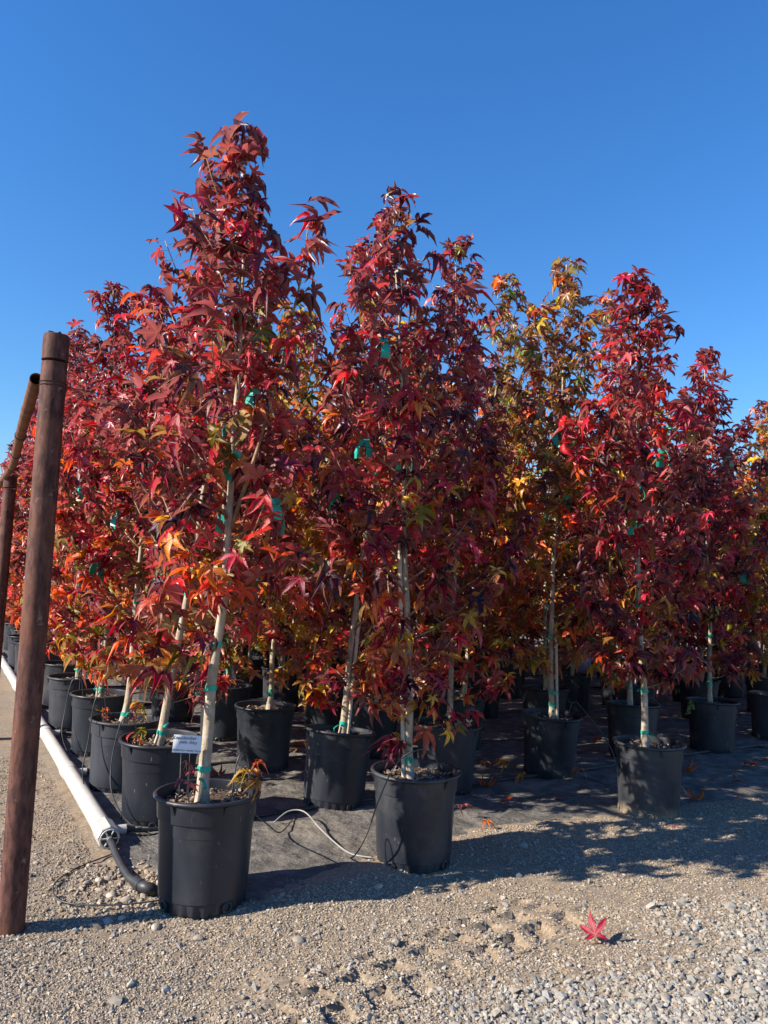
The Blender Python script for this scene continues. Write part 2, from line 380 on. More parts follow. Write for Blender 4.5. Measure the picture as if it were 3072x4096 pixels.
def scatter(name, P, size, base, tris, mat, flat=.7, sink=.25):
    n = len(P); k = len(base)
    V = base[None]*(1+rng.uniform(-.32, .32, (n, k, 1)))
    V = V*rng.uniform(.65, 1.35, (n, 1, 3))*np.array((1, 1, flat)); ang = rng.uniform(0, 6.283, n); c, s = np.cos(ang)[:, None], np.sin(ang)[:, None]
    X = V[:, :, 0]*c - V[:, :, 1]*s; Y = V[:, :, 0]*s + V[:, :, 1]*c
    tl = rng.uniform(-.5, .5, (n, 1)); Z = V[:, :, 2] + tl*X
    V = np.stack([X, Y, Z], 2)*size[:, None, None]
    z = ground_z(P[:, 0], P[:, 1]) + size*flat*(1-2*sink)*.5
    V += np.stack([P[:, 0], P[:, 1], z], 1)[:, None, :]
    T = (tris[None] + (np.arange(n)*k)[:, None, None]).reshape(-1, 3)
    return link(bpy.data.objects.new(name, tri_mesh(name, V.reshape(-1, 3), T, mat, smooth=False)))
def frustum_pts(n, y0, y1, wide=1.06, power=1.):
    y = y0 + (y1-y0)*rng.random(n)**power; x = (rng.random(n)*2-1)*(y*.5*wide+.85)
    return np.stack([x, y], 1)
def in_gravel(P):
    """density of the grey crushed stone: bottom right corner of the yard"""
    d = (P[:, 0]-.55)*.55 - (P[:, 1]-2.75)*.83
    return d + .35*vnoise(P[:, 0]*2.3, P[:, 1]*2.3, 31) + .2*vnoise(P[:, 0]*7, P[:, 1]*7, 32)
P = frustum_pts(520000, 2.15, 5.6, power=1.35); A, B_ = ab(P[:, 0], P[:, 1])
edge_n = .16*vnoise(P[:, 0]*2.5, P[:, 1]*2.5, 35)
keep = (B_ < front_edge(A)-.02+edge_n) | (A < -.33)
keep |= (rng.random(len(P)) < .10*np.clip(vnoise(P[:, 0]*5, P[:, 1]*5, 37)*3+.5, 0, 1.5)) & (B_ < front_edge(A)+.9)
keep &= rng.random(len(P)) < np.clip(.52 + 1.0*vnoise(P[:, 0]*3, P[:, 1]*3, 33) + .5*vnoise(P[:, 0]*14, P[:, 1]*14, 34), .05, 1)
P = P[keep]
tag(scatter('sand_grains', P, rng.uniform(.0024, .0056, len(P))*(1+.25*rng.random(len(P))**6*4), OCT_V, OCT_T, M['grain']),
    'fine tan and grey grit lying loose over the yard', 'grit', kind='stuff')
P = frustum_pts(92000, 2.15, 4.6, power=1.2); w = in_gravel(P)
P = P[rng.random(len(P)) < np.clip(w*1.1+.16, .015, .95)*np.where(ab(P[:, 0], P[:, 1])[1] < front_edge(ab(P[:, 0], P[:, 1])[0])-.1, 1, 0)]
tag(scatter('crushed_gravel', P, rng.uniform(.005, .0115, len(P))*(1+rng.random(len(P))**10*1.1), ICO_V, ICO_T, M['gravel'], .75),
    'loose grey crushed gravel spread over the yard', 'gravel', kind='stuff')
cx = rng.normal(-1.0, .19, 520); cy = rng.normal(3.42, .17, 520)
P = np.stack([cx, cy], 1); P = P[(np.hypot(cx+.68, cy-3.33) > .24)]
tag(scatter('pebbles', P, rng.uniform(.006, .014, len(P)), ICO_V, ICO_T, M['grain'], .8), 'small tan pebbles heaped around the end of the black hose', 'pebbles', kind='stuff')
PEB = [(-1.16, 3.47, .026), (-1.13, 3.50, .022), (-1.20, 3.44, .020), (-.99, 3.30, .024), (-.93, 3.36, .020), (-1.06, 3.33, .026), (-1.08, 3.26, .018), (-.88, 3.27, .022),
       (-.90, 3.47, .019), (-.80, 3.08, .024), (-.95, 3.14, .020), (-.62, 3.0, .022), (-.25, 3.02, .026), (1.35, 3.28, .022), (.05, 3.52, .024), (.26, 3.55, .016), (1.02, 2.72, .026),
       (-1.62, 3.75, .022), (-1.50, 3.62, .016), (-1.06, 3.18, .016), (-1.12, 3.38, .021), (-1.02, 3.42, .018), (-.86, 3.20, .019), (.9, 2.95, .015)]
for i, (x, y, s) in enumerate(PEB):
    V = ICO_V*(1+rng.uniform(-.16, .16, (12, 1)))*np.array((1.25, .95, .7))*s
    me = tri_mesh('pebble', V, ICO_T, M['stone'], smooth=False); o = link(bpy.data.objects.new('pebble', me))
    md = o.modifiers.new('round', 'SUBSURF'); md.levels = md.render_levels = 1
    o.location = (x, y, float(ground_z(x, y))+s*.25); o.rotation_euler = (rng.uniform(-.3, .3), rng.uniform(-.3, .3), rng.uniform(0, 6))
    heap = math.hypot(x+1.0, y-3.4) < .3
    tag(o, 'rounded tan pebble in the stony heap by the black hose end' if heap else 'rounded pale pebble lying alone on the open gritty ground', 'pebble',
        'pebbles heaped by the hose end' if heap else 'pebbles scattered over the yard')

# ------------------------------------------------------------------ leaves
def leaf_shape(seed, fine=True, flat=False):
    """one five-lobed star leaf with its stalk; stalk root at the origin, blade length 1, upper side +Z"""
    r = random.Random(seed); V = []; T = []; ve = []
    curly = r.random() < .45
    droop = r.uniform(.25, .85) if curly else r.uniform(-.1, .35); fold = r.uniform(.16, .42) if curly else r.uniform(.06, .18); tipc = r.uniform(.2, 1.2) if curly else r.uniform(0, .4)
    tw = r.uniform(-.9, .9); roll = r.uniform(-.35, .6) if curly else r.uniform(-.15, .2)
    def add(x, y, e, lift=0.):
        q = math.hypot(x, y); z = -droop*q*q + lift*fold - tipc*max(0, q-.45)**2*1.6 - roll*x*x
        a = tw*y; x2 = x*math.cos(a)-z*math.sin(a); z2 = x*math.sin(a)+z*math.cos(a)
        V.append((x2, y, z2)); ve.append(e); return len(V)-1
    ctr = add(0, 0, 1.)
    lobes = [(-110, .64, .95), (-54, .95, 1.), (0, 1.05, 1.05), (54, .95, 1.), (110, .64, .95)]
    lobes = [(a+r.uniform(-6, 6), l*r.uniform(.9, 1.08), w) for a, l, w in lobes]
    sinus = []
    for ang, rad in ((-148, .14), (-80, .265), (-26, .305), (26, .305), (80, .265), (148, .14)):
        a = R(ang+r.uniform(-3, 3)); sinus.append(add(math.sin(a)*rad, math.cos(a)*rad, 0, .35))
    for k, (ang, ln, wd) in enumerate(lobes):
        a = R(ang); ux, uy = math.sin(a), math.cos(a); vx, vy = uy, -ux
        bend = r.uniform(-.09, .09)
        def pt(t, s, e, lift):
            b = bend*t*t
            return add((ux*t+vx*(s+b))*ln, (uy*t+vy*(s+b))*ln, e, lift)
        rows = [(.46, .162*wd), (.74, .092*wd)] if fine else [(.55, .150*wd)]
        sl, sr = sinus[k], sinus[k+1]; pm = ctr; pl, prr = sl, sr
        for t, s in rows:
            m = pt(t, 0, 1., 0); l = pt(t, -s, 0, 1.); q = pt(t, s, 0, 1.)
            T += [(pm, m, l), (pm, l, pl), (pm, q, m), (pm, prr, q)]; pm, pl, prr = m, l, q
        tip = pt(1., 0, .9, .2); T += [(pm, tip, pl), (pm, prr, tip)]
    V = np.array(V)
    th = R(r.uniform(-12, 84)); sl_ = R(r.uniform(-10, 35)); pl_ = r.uniform(.45, .85)
    if flat: th = 0; sl_ = 0
    c, s = math.cos(-th), math.sin(-th)
    V = np.stack([V[:, 0], V[:, 1]*c - V[:, 2]*s, V[:, 1]*s + V[:, 2]*c], 1)
    rz = r.uniform(-.5, .5); V = np.stack([V[:, 0]*math.cos(rz)-V[:, 1]*math.sin(rz), V[:, 0]*math.sin(rz)+V[:, 1]*math.cos(rz), V[:, 2]], 1)
    p0 = np.zeros(3); p1 = np.array((0, pl_*.55*math.cos(sl_), pl_*.55*math.sin(sl_)+.03)); p2 = np.array((0, pl_*math.cos(sl_)*.95, pl_*math.sin(sl_)*.9))
    V = V + p2; n0 = len(V); PV = []
    for i, p in enumerate((p0, p1, p2)):
        for k in range(3):
            a = 2.094*k; PV.append(p + .0105*np.array((math.cos(a), 0, math.sin(a))))
    for i in range(2):
        for k in range(3):
            a, b, c_, d = n0+i*3+k, n0+i*3+(k+1) % 3, n0+(i+1)*3+(k+1) % 3, n0+(i+1)*3+k
            T += [(a, b, c_), (a, c_, d)]
    V = np.concatenate([V, np.array(PV)]); ve += [2.]*9
    return V, np.array(T), np.array(ve)
NV = 22
FINE = [leaf_shape(100+i, True) for i in range(NV)]
COARSE = [leaf_shape(100+i, False) for i in range(NV)]
LEAF_MESH = [tri_mesh('leaf', *FINE[i][:2], M['leaf'], True, None, FINE[i][2]) for i in range(NV)]

COL = dict(maroon=(.045, .005, .013), wine=(.125, .006, .024), crimson=(.30, .008, .033), red=(.46, .018, .024), scarlet=(.56, .075, .014), orange=(.56, .17, .02),
           yellow=(.60, .40, .035), gold=(.50, .29, .03), olive=(.20, .19, .025), green=(.095, .15, .018), brown=(.20, .085, .035), rose=(.40, .105, .115), tan=(.42, .24, .11))
PAL = {   # (upper crown, lower crown)
    'crimson': (dict(maroon=4, wine=4, crimson=3.2, red=.8, brown=.3, rose=.6), dict(maroon=2, wine=1.8, crimson=2.2, red=2.2, scarlet=1.4, orange=1.1, olive=1.2, green=.4, gold=.6, brown=.6, rose=.4)),
    'maroon': (dict(maroon=3.4, wine=3.6, crimson=2.8, red=.9, brown=.5, rose=.9, olive=.3), dict(maroon=3, wine=2, crimson=1.8, red=1.7, scarlet=1.4, orange=1.3, gold=.9, yellow=.4, olive=.7)),
    'scarlet': (dict(wine=3, crimson=3.2, red=1.2, maroon=2.8, rose=.9, scarlet=.3), dict(red=2.4, scarlet=2.4, orange=2, gold=1, olive=1.8, green=.7, crimson=1.6, maroon=1.6, brown=.9, rose=.5)),
    'mixed': (dict(olive=2.8, green=2.2, brown=1.8, maroon=1.8, wine=1.2, scarlet=1, yellow=.8, gold=.8), dict(maroon=1.6, wine=1.2, brown=1.2, orange=1.8, gold=1.8, yellow=1.2, olive=1.5, scarlet=1.5)),
    'pink': (dict(crimson=3.8, wine=2.8, rose=1.1, red=2, maroon=2), dict(maroon=3.6, wine=2.6, crimson=1.8, red=1, brown=1, scarlet=1, gold=.6, olive=.4)),
    'golden': (dict(olive=2.4, green=2.2, gold=1.6, yellow=1.6, brown=.6, orange=1), dict(yellow=2.8, gold=2.8, olive=2, orange=1.6, green=1, tan=.6, scarlet=.6)),
    'autumn': (dict(olive=1.4, gold=1.3, orange=1.5, scarlet=1.7, crimson=1.4, wine=1.4, maroon=.9), dict(gold=2.2, yellow=1.8, orange=2.2, scarlet=1.7, olive=1.5, crimson=.7, tan=.5)),
}
def leaf_colour(pal, t, r):
    k = 1 if r.random() > (t*1.5-.1) else 0
    d = PAL[pal][k]; names = list(d); c = np.array(COL[r.choices(names, [d[n] for n in names])[0]])
    return np.clip(c*math.exp(r.gauss(0, .34))*np.array((1, r.uniform(.75, 1.3), r.uniform(.8, 1.2))), 0, .75)

# ------------------------------------------------------------------ pots (shared meshes)
RIM_R, POT_H = .220, .442
def body_mesh(mat):
    b = MB(); n = 96
    prof = [(.172, .0), (.176, .006), (.177, .048), (.181, .050), (.186, .16), (.190, .26), (.1935, .345), (.1945, .350), (.2015, .352), (.2055, .41), (.2065, .425), (.1985, .425), (.193, .30)]
    def fn(r, z, k, i):
        if z < .047 and i < 3: return r - (.0085 if (k//2) % 2 else 0)
        return r
    b.lathe(prof, n, fn)
    b.add([(0, 0, .004)] + [(.166*math.cos(2*math.pi*k/24), .166*math.sin(2*math.pi*k/24), .004) for k in range(24)], [(0, 1+(k+1) % 24, 1+k) for k in range(24)])
    for k in range(4):                                   # drain holes with a raised ring
        a = R(-118+90*k); c = Vector((math.cos(a)*.179, math.sin(a)*.179, .026)); t = Vector((-math.sin(a), math.cos(a), 0))
        ring = [c + t*(.019*math.cos(2*math.pi*j/14)) + Vector((0, 0, .019*math.sin(2*math.pi*j/14))) for j in range(15)]
        b.tube(ring, .0052, 6)
    for k in range(6):                                   # lugs below the rim
        a = R(20+60*k); rad = Vector((math.cos(a), math.sin(a), 0)); c = rad*.2035
        t = Vector((-math.sin(a), math.cos(a), 0))
        b.add([c+t*.006+Vector((0, 0, .425)), c-t*.006+Vector((0, 0, .425)), c+rad*.016-t*.005+Vector((0, 0, .424)), c+rad*.016+t*.005+Vector((0, 0, .424)),
               c+t*.008+Vector((0, 0, .385)), c-t*.008+Vector((0, 0, .385))], [(3, 2, 5, 4), (0, 3, 4), (2, 1, 5), (0, 1, 2, 3)])
    me = b.mesh('pot', mat, True, 32); return me
def rim_mesh(mat):
    b = MB(); prof = []
    for k in range(13):
        a = R(200-20*k); prof.append((.211+.0105*math.cos(a), .4345+.0085*math.sin(a)))
    prof = [(.1985, .424), (.200, .438)] + prof[0:] + [(.214, .4245), (.2065, .4245), (.1985, .424)]
    b.lathe(prof, 72); return b.mesh('rim', mat, True, 60)
def soil_mesh():
    rs = np.array([0, .03, .06, .09, .12, .15, .175, .19]); n = 28; V = [(0, 0, .395)]
    rr = random.Random(3)
    for r in rs[1:]:
        for k in range(n): V.append((r*math.cos(2*math.pi*k/n), r*math.sin(2*math.pi*k/n), .392+rr.uniform(-.006, .010)))
    T = [(0, 1+k, 1+(k+1) % n) for k in range(n)]
    for i in range(len(rs)-2):
        for k in range(n):
            a, b, c, d = 1+i*n+k, 1+(i+1)*n+k, 1+(i+1)*n+(k+1) % n, 1+i*n+(k+1) % n; T += [(a, b, c), (a, c, d)]
    return tri_mesh('soil', V, T, M['soil'])
def mulch_mesh(seed, n=110):
    rr = random.Random(seed); b = MB()
    for i in range(n):
        q = .186*math.sqrt(rr.random()); a = rr.uniform(0, 6.28)
        s = rr.uniform(.006, .017)
        b.box((q*math.cos(a), q*math.sin(a), .401+rr.uniform(-.004, .010)), (s*2, s*rr.uniform(.5, 1.), .004),
              Euler((rr.uniform(-.7, .7), rr.uniform(-.7, .7), rr.uniform(0, 6.28))).to_matrix())
    return b.mesh('mulch', M['chip'])
POT_ME = {'pot': (body_mesh(M['pot']), rim_mesh(M['pot'])), 'pot_dusty': (body_mesh(M['pot_dusty']), rim_mesh(M['pot_dusty']))}
SOIL_ME = soil_mesh(); MULCH_ME = [mulch_mesh(i) for i in range(4)]

# ------------------------------------------------------------------ potted trees
def trunk_at(pts, z):
    for i in range(len(pts)-1):
        if pts[i+1][2] >= z or i == len(pts)-2:
            t = (z-pts[i][2])/max(1e-6, pts[i+1][2]-pts[i][2]); return pts[i].lerp(pts[i+1], min(max(t, 0), 1))
def crown_plan(pts, r, width, z0, nlat, extra=(), skew=0.):
    """side branches of a young sweet gum: polylines"""
    ztop = pts[-1].z; out = []; az = r.uniform(0, 6.28); nlat = int(nlat*1.35); width = width*1.38
    for i in range(nlat):
        t = (i+.5)/nlat; t = t**1.05; z = z0 + (ztop-.10-z0)*t; az += 2.4+r.uniform(-.4, .4)
        w = width*(.72+.28*min(1, t*3.5))*max(.10, (1-t)**.66)*r.uniform(.65, 1.15)
        w *= 1 - skew*math.cos(az)*min(1, max(0, (t-.18)/.2))
        rise = (w*r.uniform(.75, 1.5)+.05)*min(1, .25+t*4)
        rise = min(rise, ztop-z+.02); S = trunk_at(pts, z); d = Vector((math.cos(az), math.sin(az), 0)); side = Vector((-d.y, d.x, 0))*r.uniform(-.12, .12)
        out.append([S + d*(w*(s-.22*s*s)/.78) + side*(s*s*w*2) + Vector((0, 0, rise*s**1.25)) for s in (0, .25, .5, .75, 1.)])
    for e in extra: out.append([Vector(p) for p in e])
    return out
def tree_leaves(pts, lats, r, z0, dens, size, pal):
    """list of (root, yaw, pitch, roll, scale, colour, variant)"""
    L = []; ztop = pts[-1].z
    def put(p, out_az, t):
        L.append((p, out_az+r.gauss(0, .75)-math.pi/2, r.gauss(.12, .42), r.gauss(0, .42), size*r.uniform(.5, 1.2), leaf_colour(pal, t, r), r.randrange(NV)))
    for lat in lats:
        ln = sum((lat[k+1]-lat[k]).length for k in range(len(lat)-1)); n = max(4, int(ln*dens*1.24*(1.10-.52*(lat[0].z-z0)/(ztop-z0))))
        c = trunk_at(pts, lat[-1].z)
        for k in range(n):
            s = .18 + .82*(k+r.random()*.9)/n; j = min(int(s*(len(lat)-1)), len(lat)-2); u = s*(len(lat)-1)-j
            p = lat[j].lerp(lat[j+1], min(u, 1)); d = p-c; base = math.atan2(d.y, d.x) if r.random() < .6 else r.uniform(0, 6.28)
            put(p, base, (p.z-z0)/(ztop-z0))
        put(lat[-1], math.atan2(lat[-1].y-c.y, lat[-1].x-c.x), (lat[-1].z-z0)/(ztop-z0))
    z = z0+.5*(ztop-z0)
    while z < ztop:
        put(trunk_at(pts, z), r.uniform(0, 6.28), (z-z0)/(ztop-z0)); z += .045 if z < ztop-.4 else .03
    for k in range(5): put(pts[-1].copy(), k*1.26+r.uniform(-.3, .3), 1)
    return L
def leaf_matrix(l):
    p, yaw, pitch, roll, s, col, v = l
    return Matrix.Translation(p) @ Euler((pitch, roll, yaw), 'XYZ').to_matrix().to_4x4() @ Matrix.Scale(s, 4)
def mass(leaves, lib, name='foliage'):
    V = []; T = []; Cc = []; E = []; n = 0
    for l in leaves:
        v, t, e = lib[l[6]]; m = np.array(leaf_matrix(l)); q = v @ m[:3, :3].T + m[:3, 3]
        V.append(q); T.append(t+n); n += len(q); Cc.append(np.tile(l[5], (len(q), 1))); E.append(e)
    return tri_mesh(name, np.concatenate(V), np.concatenate(T), M['foliage'], True, np.concatenate(Cc), np.concatenate(E))
def band(mb, pts, z, rad, h=.022):
    p0 = trunk_at(pts, z-h/2); p1 = trunk_at(pts, z+h/2); mb.tube([p0, p1], rad, 10)
def tape_flag(mb, p, r, size=1.):
    """a bow of flat tape with two hanging ends"""
    for k in range(r.choice((1, 2, 2))):
        a = r.uniform(0, 6.28); d = Vector((math.cos(a), math.sin(a), 0)); w = Vector((-d.y, d.x, 0))*.013*size; ln = r.uniform(.05, .11)*size
        q = [p + d*.018, p + d*.035 + Vector((0, 0, -ln*.3)), p + d*.045 + Vector((0, 0, -ln*.65)), p+d*.04+Vector((0, 0, -ln))]
        th = d*.0012; vs = []
        for j, c in enumerate(q): vs += [c-w*(1+.2*j)+th, c+w*(1+.2*j)+th, c-w*(1+.2*j)-th, c+w*(1+.2*j)-th]
        fs = []
        for j in range(3):
            o = j*4; fs += [(o, o+1, o+5, o+4), (o+3, o+2, o+6, o+7), (o+2, o, o+4, o+6), (o+1, o+3, o+7, o+5)]
        fs += [(0, 2, 3, 1), (12, 13, 15, 14)]; mb.add(vs, fs)
    mb.box(p, (.035*size, .035*size, .022*size), Euler((r.uniform(-.5, .5), r.uniform(-.5, .5), r.uniform(0, 3))).to_matrix())

WIRE_Z = 2.03
def put_pot(root, kind, tilt=(0, 0), turn=0., mulch=0, scale=1.):
    bm, rm = POT_ME[kind]
    p = link(bpy.data.objects.new('pot', bm), root); p.rotation_euler = (tilt[0], tilt[1], turn); p.scale = (scale,)*3
    link(bpy.data.objects.new('rim', rm), p); link(bpy.data.objects.new('soil', SOIL_ME), p)
    m = link(bpy.data.objects.new('mulch', MULCH_ME[mulch % 4]), p); m['kind'] = 'stuff'; m.rotation_euler.z = turn*2.7
    return p
CAMP = Vector((0, 0, CAM_H))
def make_tree(label, pos, trunk, pal, seed, width=.40, z0=.78, nlat=30, dens=30, size=.088, singles=0, tilt=(0, 0), stake=None, kind='pot', bands=(.55, .95, 1.3),
              thick=.021, lib=None, group='potted sweet gums standing in rows', extra=(), fine=True, wire=True, category='potted tree', skew=0.):
    r = random.Random(seed); root = empty('potted_tree', (pos[0], pos[1], 0)); O = Vector((pos[0], pos[1], 0))
    tag(root, label, category, group)
    put_pot(root, kind, tilt, r.uniform(0, 6.28) if kind == 'pot' else .2, seed, r.uniform(.985, 1.02))
    pts = spline([Vector(p)-O for p in trunk], 5)
    if pts[0].z > .39: pts = [Vector((pts[0].x, pts[0].y, .37))] + pts
    ztop = pts[-1].z; mb = MB()
    def rad(z): return max(.0035, thick*(1-.93*max(0, (z-.4)/(ztop-.4))**.85)*(1+.35*math.exp(-max(0, z-.39)/.035)))
    jit = [p + Vector((vn(seed, p.z, 1), vn(seed, p.z, 2), 0))*.010 for p in pts]
    mb.tube(jit, [rad(p.z) for p in jit], 10 if fine else 6); mb.build('trunk', M['bark'], root, True)
    pts = jit
    lats = crown_plan(pts, r, width, z0, nlat, [[Vector(q)-O for q in e] for e in extra], skew)
    lrad = lambda lat: [max(.0022, .0085*(lat[-1]-lat[0]).length**.6*(1-.8*k/(len(lat)-1))) for k in range(len(lat))]
    if fine:
        for lat in lats:
            b = MB(); b.tube(lat, lrad(lat), 5); b.build('branch', M['twig'], root, True)
    else:
        b = MB()
        for lat in lats: b.tube(lat[::2], lrad(lat)[::2], 3, False)
        b.build('branches', M['twig'], root, True)['kind'] = 'stuff'
    for z in bands:
        b = MB(); band(b, pts, z+r.uniform(-.05, .05), rad(z)+.0035); q = trunk_at(pts, z); a_ = r.uniform(3.6, 5.8); tape_flag(b, q+Vector((math.cos(a_), math.sin(a_), 0))*(rad(z)+.004), r, .38); b.build('tie_band', M['tape'], root, True, 40)
    if wire:
        b = MB(); p = trunk_at(pts, WIRE_Z); tape_flag(b, p, r, 1.2); b.build('tie_tape', M['tape'], root)
        for k in range(3):
            q = lats[r.randrange(len(lats)//5, len(lats)*2//3)]; b = MB(); tape_flag(b, q[2], r, 1.25); b.build('tie_tape', M['tape'], root)
    if stake:
        b = MB(); s0 = trunk_at(pts, .42)+Vector((stake[0], stake[1], -.06)); q = trunk_at(pts, stake[2]); b.tube([s0, Vector((q.x+stake[0]*.9, q.y+stake[1]*.9, q.z))], .0105, 8)
        b.build('stake', M['stake'], root, True, 40)
    leaves = tree_leaves(pts, lats, r, z0, dens, size, pal)
    if singles:
        cl = CAMP-O
        leaves.sort(key=lambda l: (l[0]-cl).length - .35*l[0].z*0)
        near, rest = leaves[:singles], leaves[singles:]
        for l in near:
            o = bpy.data.objects.new('leaf', LEAF_MESH[l[6]]); C.objects.link(o); o.parent = root; o.matrix_local = leaf_matrix(l); o.color = (*l[5], 1)
    else: rest = leaves
    if rest:
        f = link(bpy.data.objects.new('foliage', mass(rest, lib or FINE)), root); f['kind'] = 'stuff'
    return root
def vn(seed, z, k): return float(vnoise(np.array(z*4.0), np.array(seed*3.7+k*11.3), 5+k))*2

def W(pos, pts): return [(x, pos[1]+dy, z) for (x, dy, z) in pts]
def T3(pos, pts): return [(x, pos[1], z) for x, z in pts]
#          key: (a, b) cell -> spec of the trees that stand out; others are filled in from the grid
P1 = (-.68, 3.33); PA = (.22, 3.89); PB = (1.72, 4.90); L2 = (-1.17, 4.35); L3 = (-1.56, 4.90); L4 = (-2.03, 5.81); L5 = (-2.54, 6.61)
R1 = (-.23, 4.78); R2 = (.48, 5.22); R3 = (1.29, 5.78); PC = (2.98, 6.92); S3 = (.71, 6.53); S4 = (1.57, 7.28); R4 = (2.13, 6.48)
make_tree('tall crimson sweet gum with a leaning bare lower trunk and handwritten card in its pot', P1,
          T3(P1, [(-.70, .40), (-.70, .62), (-.70, .84), (-.68, 1.10), (-.67, 1.44), (-.67, 1.84), (-.67, 2.46), (-.71, 3.0), (-.73, 3.31)]),
          'crimson', 11, .345, .98, 32, 27, .094, 300, (R(.5), R(1.2)), bands=(.50, .86, 1.06, 1.30), thick=.027, skew=.42,
          extra=[[(-.66, 3.33, 1.55), (-.56, 3.30, 1.9), (-.47, 3.28, 2.3), (-.40, 3.25, 2.7), (-.385, 3.23, 2.93)],
                 [(-.68, 3.33, 1.02), (-.80, 3.28, .98), (-.92, 3.2, .92)], [(-.67, 3.33, 1.42), (-.50, 3.25, 1.45), (-.35, 3.2, 1.42), (-.25, 3.15, 1.36)],
                 [(-.67, 3.33, 1.6), (-.85, 3.2, 1.7), (-.98, 3.1, 1.85), (-1.05, 3.05, 2.0)]])
make_tree('dark maroon sweet gum with a forked low branch, second pot of the front row', PA,
          T3(PA, [(.19, .40), (.165, .75), (.15, 1.03), (.12, 1.49), (.07, 2.2), (.02, 2.81), (-.03, 3.37)]), 'maroon', 12, .42, .60, 34, 28, .092, 300,
          (R(-1), R(.6)), bands=(.50, 1.52, 1.0), thick=.022, stake=(-.026, -.01, 1.55),
          extra=[[(.17, 3.87, .66), (.10, 3.82, .78), (.06, 3.78, .92), (.0, 3.75, 1.1)], [(.19, 3.89, .52), (.12, 3.83, .56), (.09, 3.8, .54)]])
make_tree('pink and maroon sweet gum in a dirt-splashed pot at the end of the front row', PB,
          T3(PB, [(1.69, .40), (1.68, .70), (1.66, 1.01), (1.64, 1.45), (1.61, 2.49), (1.61, 3.42)]), 'pink', 13, .42, .74, 34, 33, .094, 300,
          (0, R(-.5)), kind='pot_dusty', bands=(.50, .76, 1.24, 1.5), thick=.023,
          extra=[[(1.67, 4.9, .80), (1.75, 4.85, .88), (1.84, 4.8, .93)], [(1.67, 4.9, .78), (1.58, 4.83, .95), (1.52, 4.78, 1.15)]])
make_tree('crimson sweet gum leaning away from the white pipe, first pot behind the carded one', L2,
          T3(L2, [(-1.19, .40), (-1.14, .80), (-1.05, 1.53), (-.99, 2.44), (-1.03, 2.96), (-1.08, 3.5)]), 'crimson', 14, .44, .60, 34, 28, .088, 300,
          (R(1), R(-1)), bands=(.52, 1.25), thick=.025)
make_tree('red and orange sweet gum, third pot along the white pipe counting from the carded one', L3,
          T3(L3, [(-1.57, .40), (-1.54, .75), (-1.54, 2.05), (-1.59, 3.16)]), 'scarlet', 15, .46, .56, 34, 32, .088, 260, (R(-1), R(1)), bands=(.47, 1.2), thick=.024)
make_tree('red and orange sweet gum, fourth pot along the white pipe counting from the carded one', L4,
          T3(L4, [(-2.04, .40), (-2.03, 1.11), (-2.08, 2.16), (-2.19, 3.52)]), 'scarlet', 16, .48, .54, 34, 31, .090, 260, stake=(-.03, 0, .9), bands=(.50, 1.1), thick=.019)
make_tree('red sweet gum, fifth pot along the white pipe counting from the carded one', L5,
          T3(L5, [(-2.52, .40), (-2.59, 1.46), (-2.74, 3.40)]), 'scarlet', 17, .50, .54, 32, 30, .092, 200, bands=(.5, 1.1))
make_tree('maroon and orange sweet gum in a tilted pot directly behind the second front pot', R1,
          T3(R1, [(-.20, .40), (-.18, .7), (-.16, 1.0), (-.07, 2.26), (-.19, 3.46)]), 'maroon', 18, .54, .56, 34, 32, .088, 300, (R(1), R(5.5)), stake=(.032, -.012, 1.1), bands=(.48,), thick=.024)
make_tree('maroon and olive sweet gum, second row, third pot from the white pipe', R2,
          T3(R2, [(.50, .40), (.49, 1.93), (.42, 3.76)]), 'maroon', 19, .47, .56, 34, 31, .090, 260, (R(-2), R(2)), bands=(.5, 1.1))
make_tree('green-topped sweet gum tied to a thin stake, second row behind the front row end', R3,
          T3(R3, [(1.31, .40), (1.28, 1.09), (1.31, 2.1), (1.33, 3.88)]), 'mixed', 20, .52, .66, 34, 31, .092, 300, (R(1), R(2.5)), stake=(.036, -.02, 1.02), bands=(.62, .99, .5), thick=.023)
make_tree('dark red sweet gum whose pot has green weed trailing over the rim', PC,
          T3(PC, [(2.96, .40), (2.94, 1.31), (2.88, 3.58)]), 'pink', 21, .52, .6, 34, 30, .098, 260, bands=(.62, 1.0, 1.6))
make_tree('green and gold sweet gum, third row, fourth pot from the white pipe', S3,
          T3(S3, [(.73, .40), (.86, 2.41), (1.02, 4.05)]), 'mixed', 22, .52, .56, 32, 29, .092, 200, bands=(.6, 1.2))
make_tree('olive and bronze sweet gum, third row, fifth pot from the white pipe', S4,
          T3(S4, [(1.58, .40), (1.5, 2.5), (1.36, 4.06)]), 'mixed', 23, .52, .56, 32, 29, .092, 200, bands=(.6, 1.2))
make_tree('red and gold sweet gum standing right behind the dirt-splashed pot', R4,
          T3(R4, [(2.11, .40), (2.01, 2.46), (1.83, 3.88)]), 'autumn', 24, .52, .56, 32, 29, .092, 240, (0, R(-2)), bands=(.6, .8, 1.2))

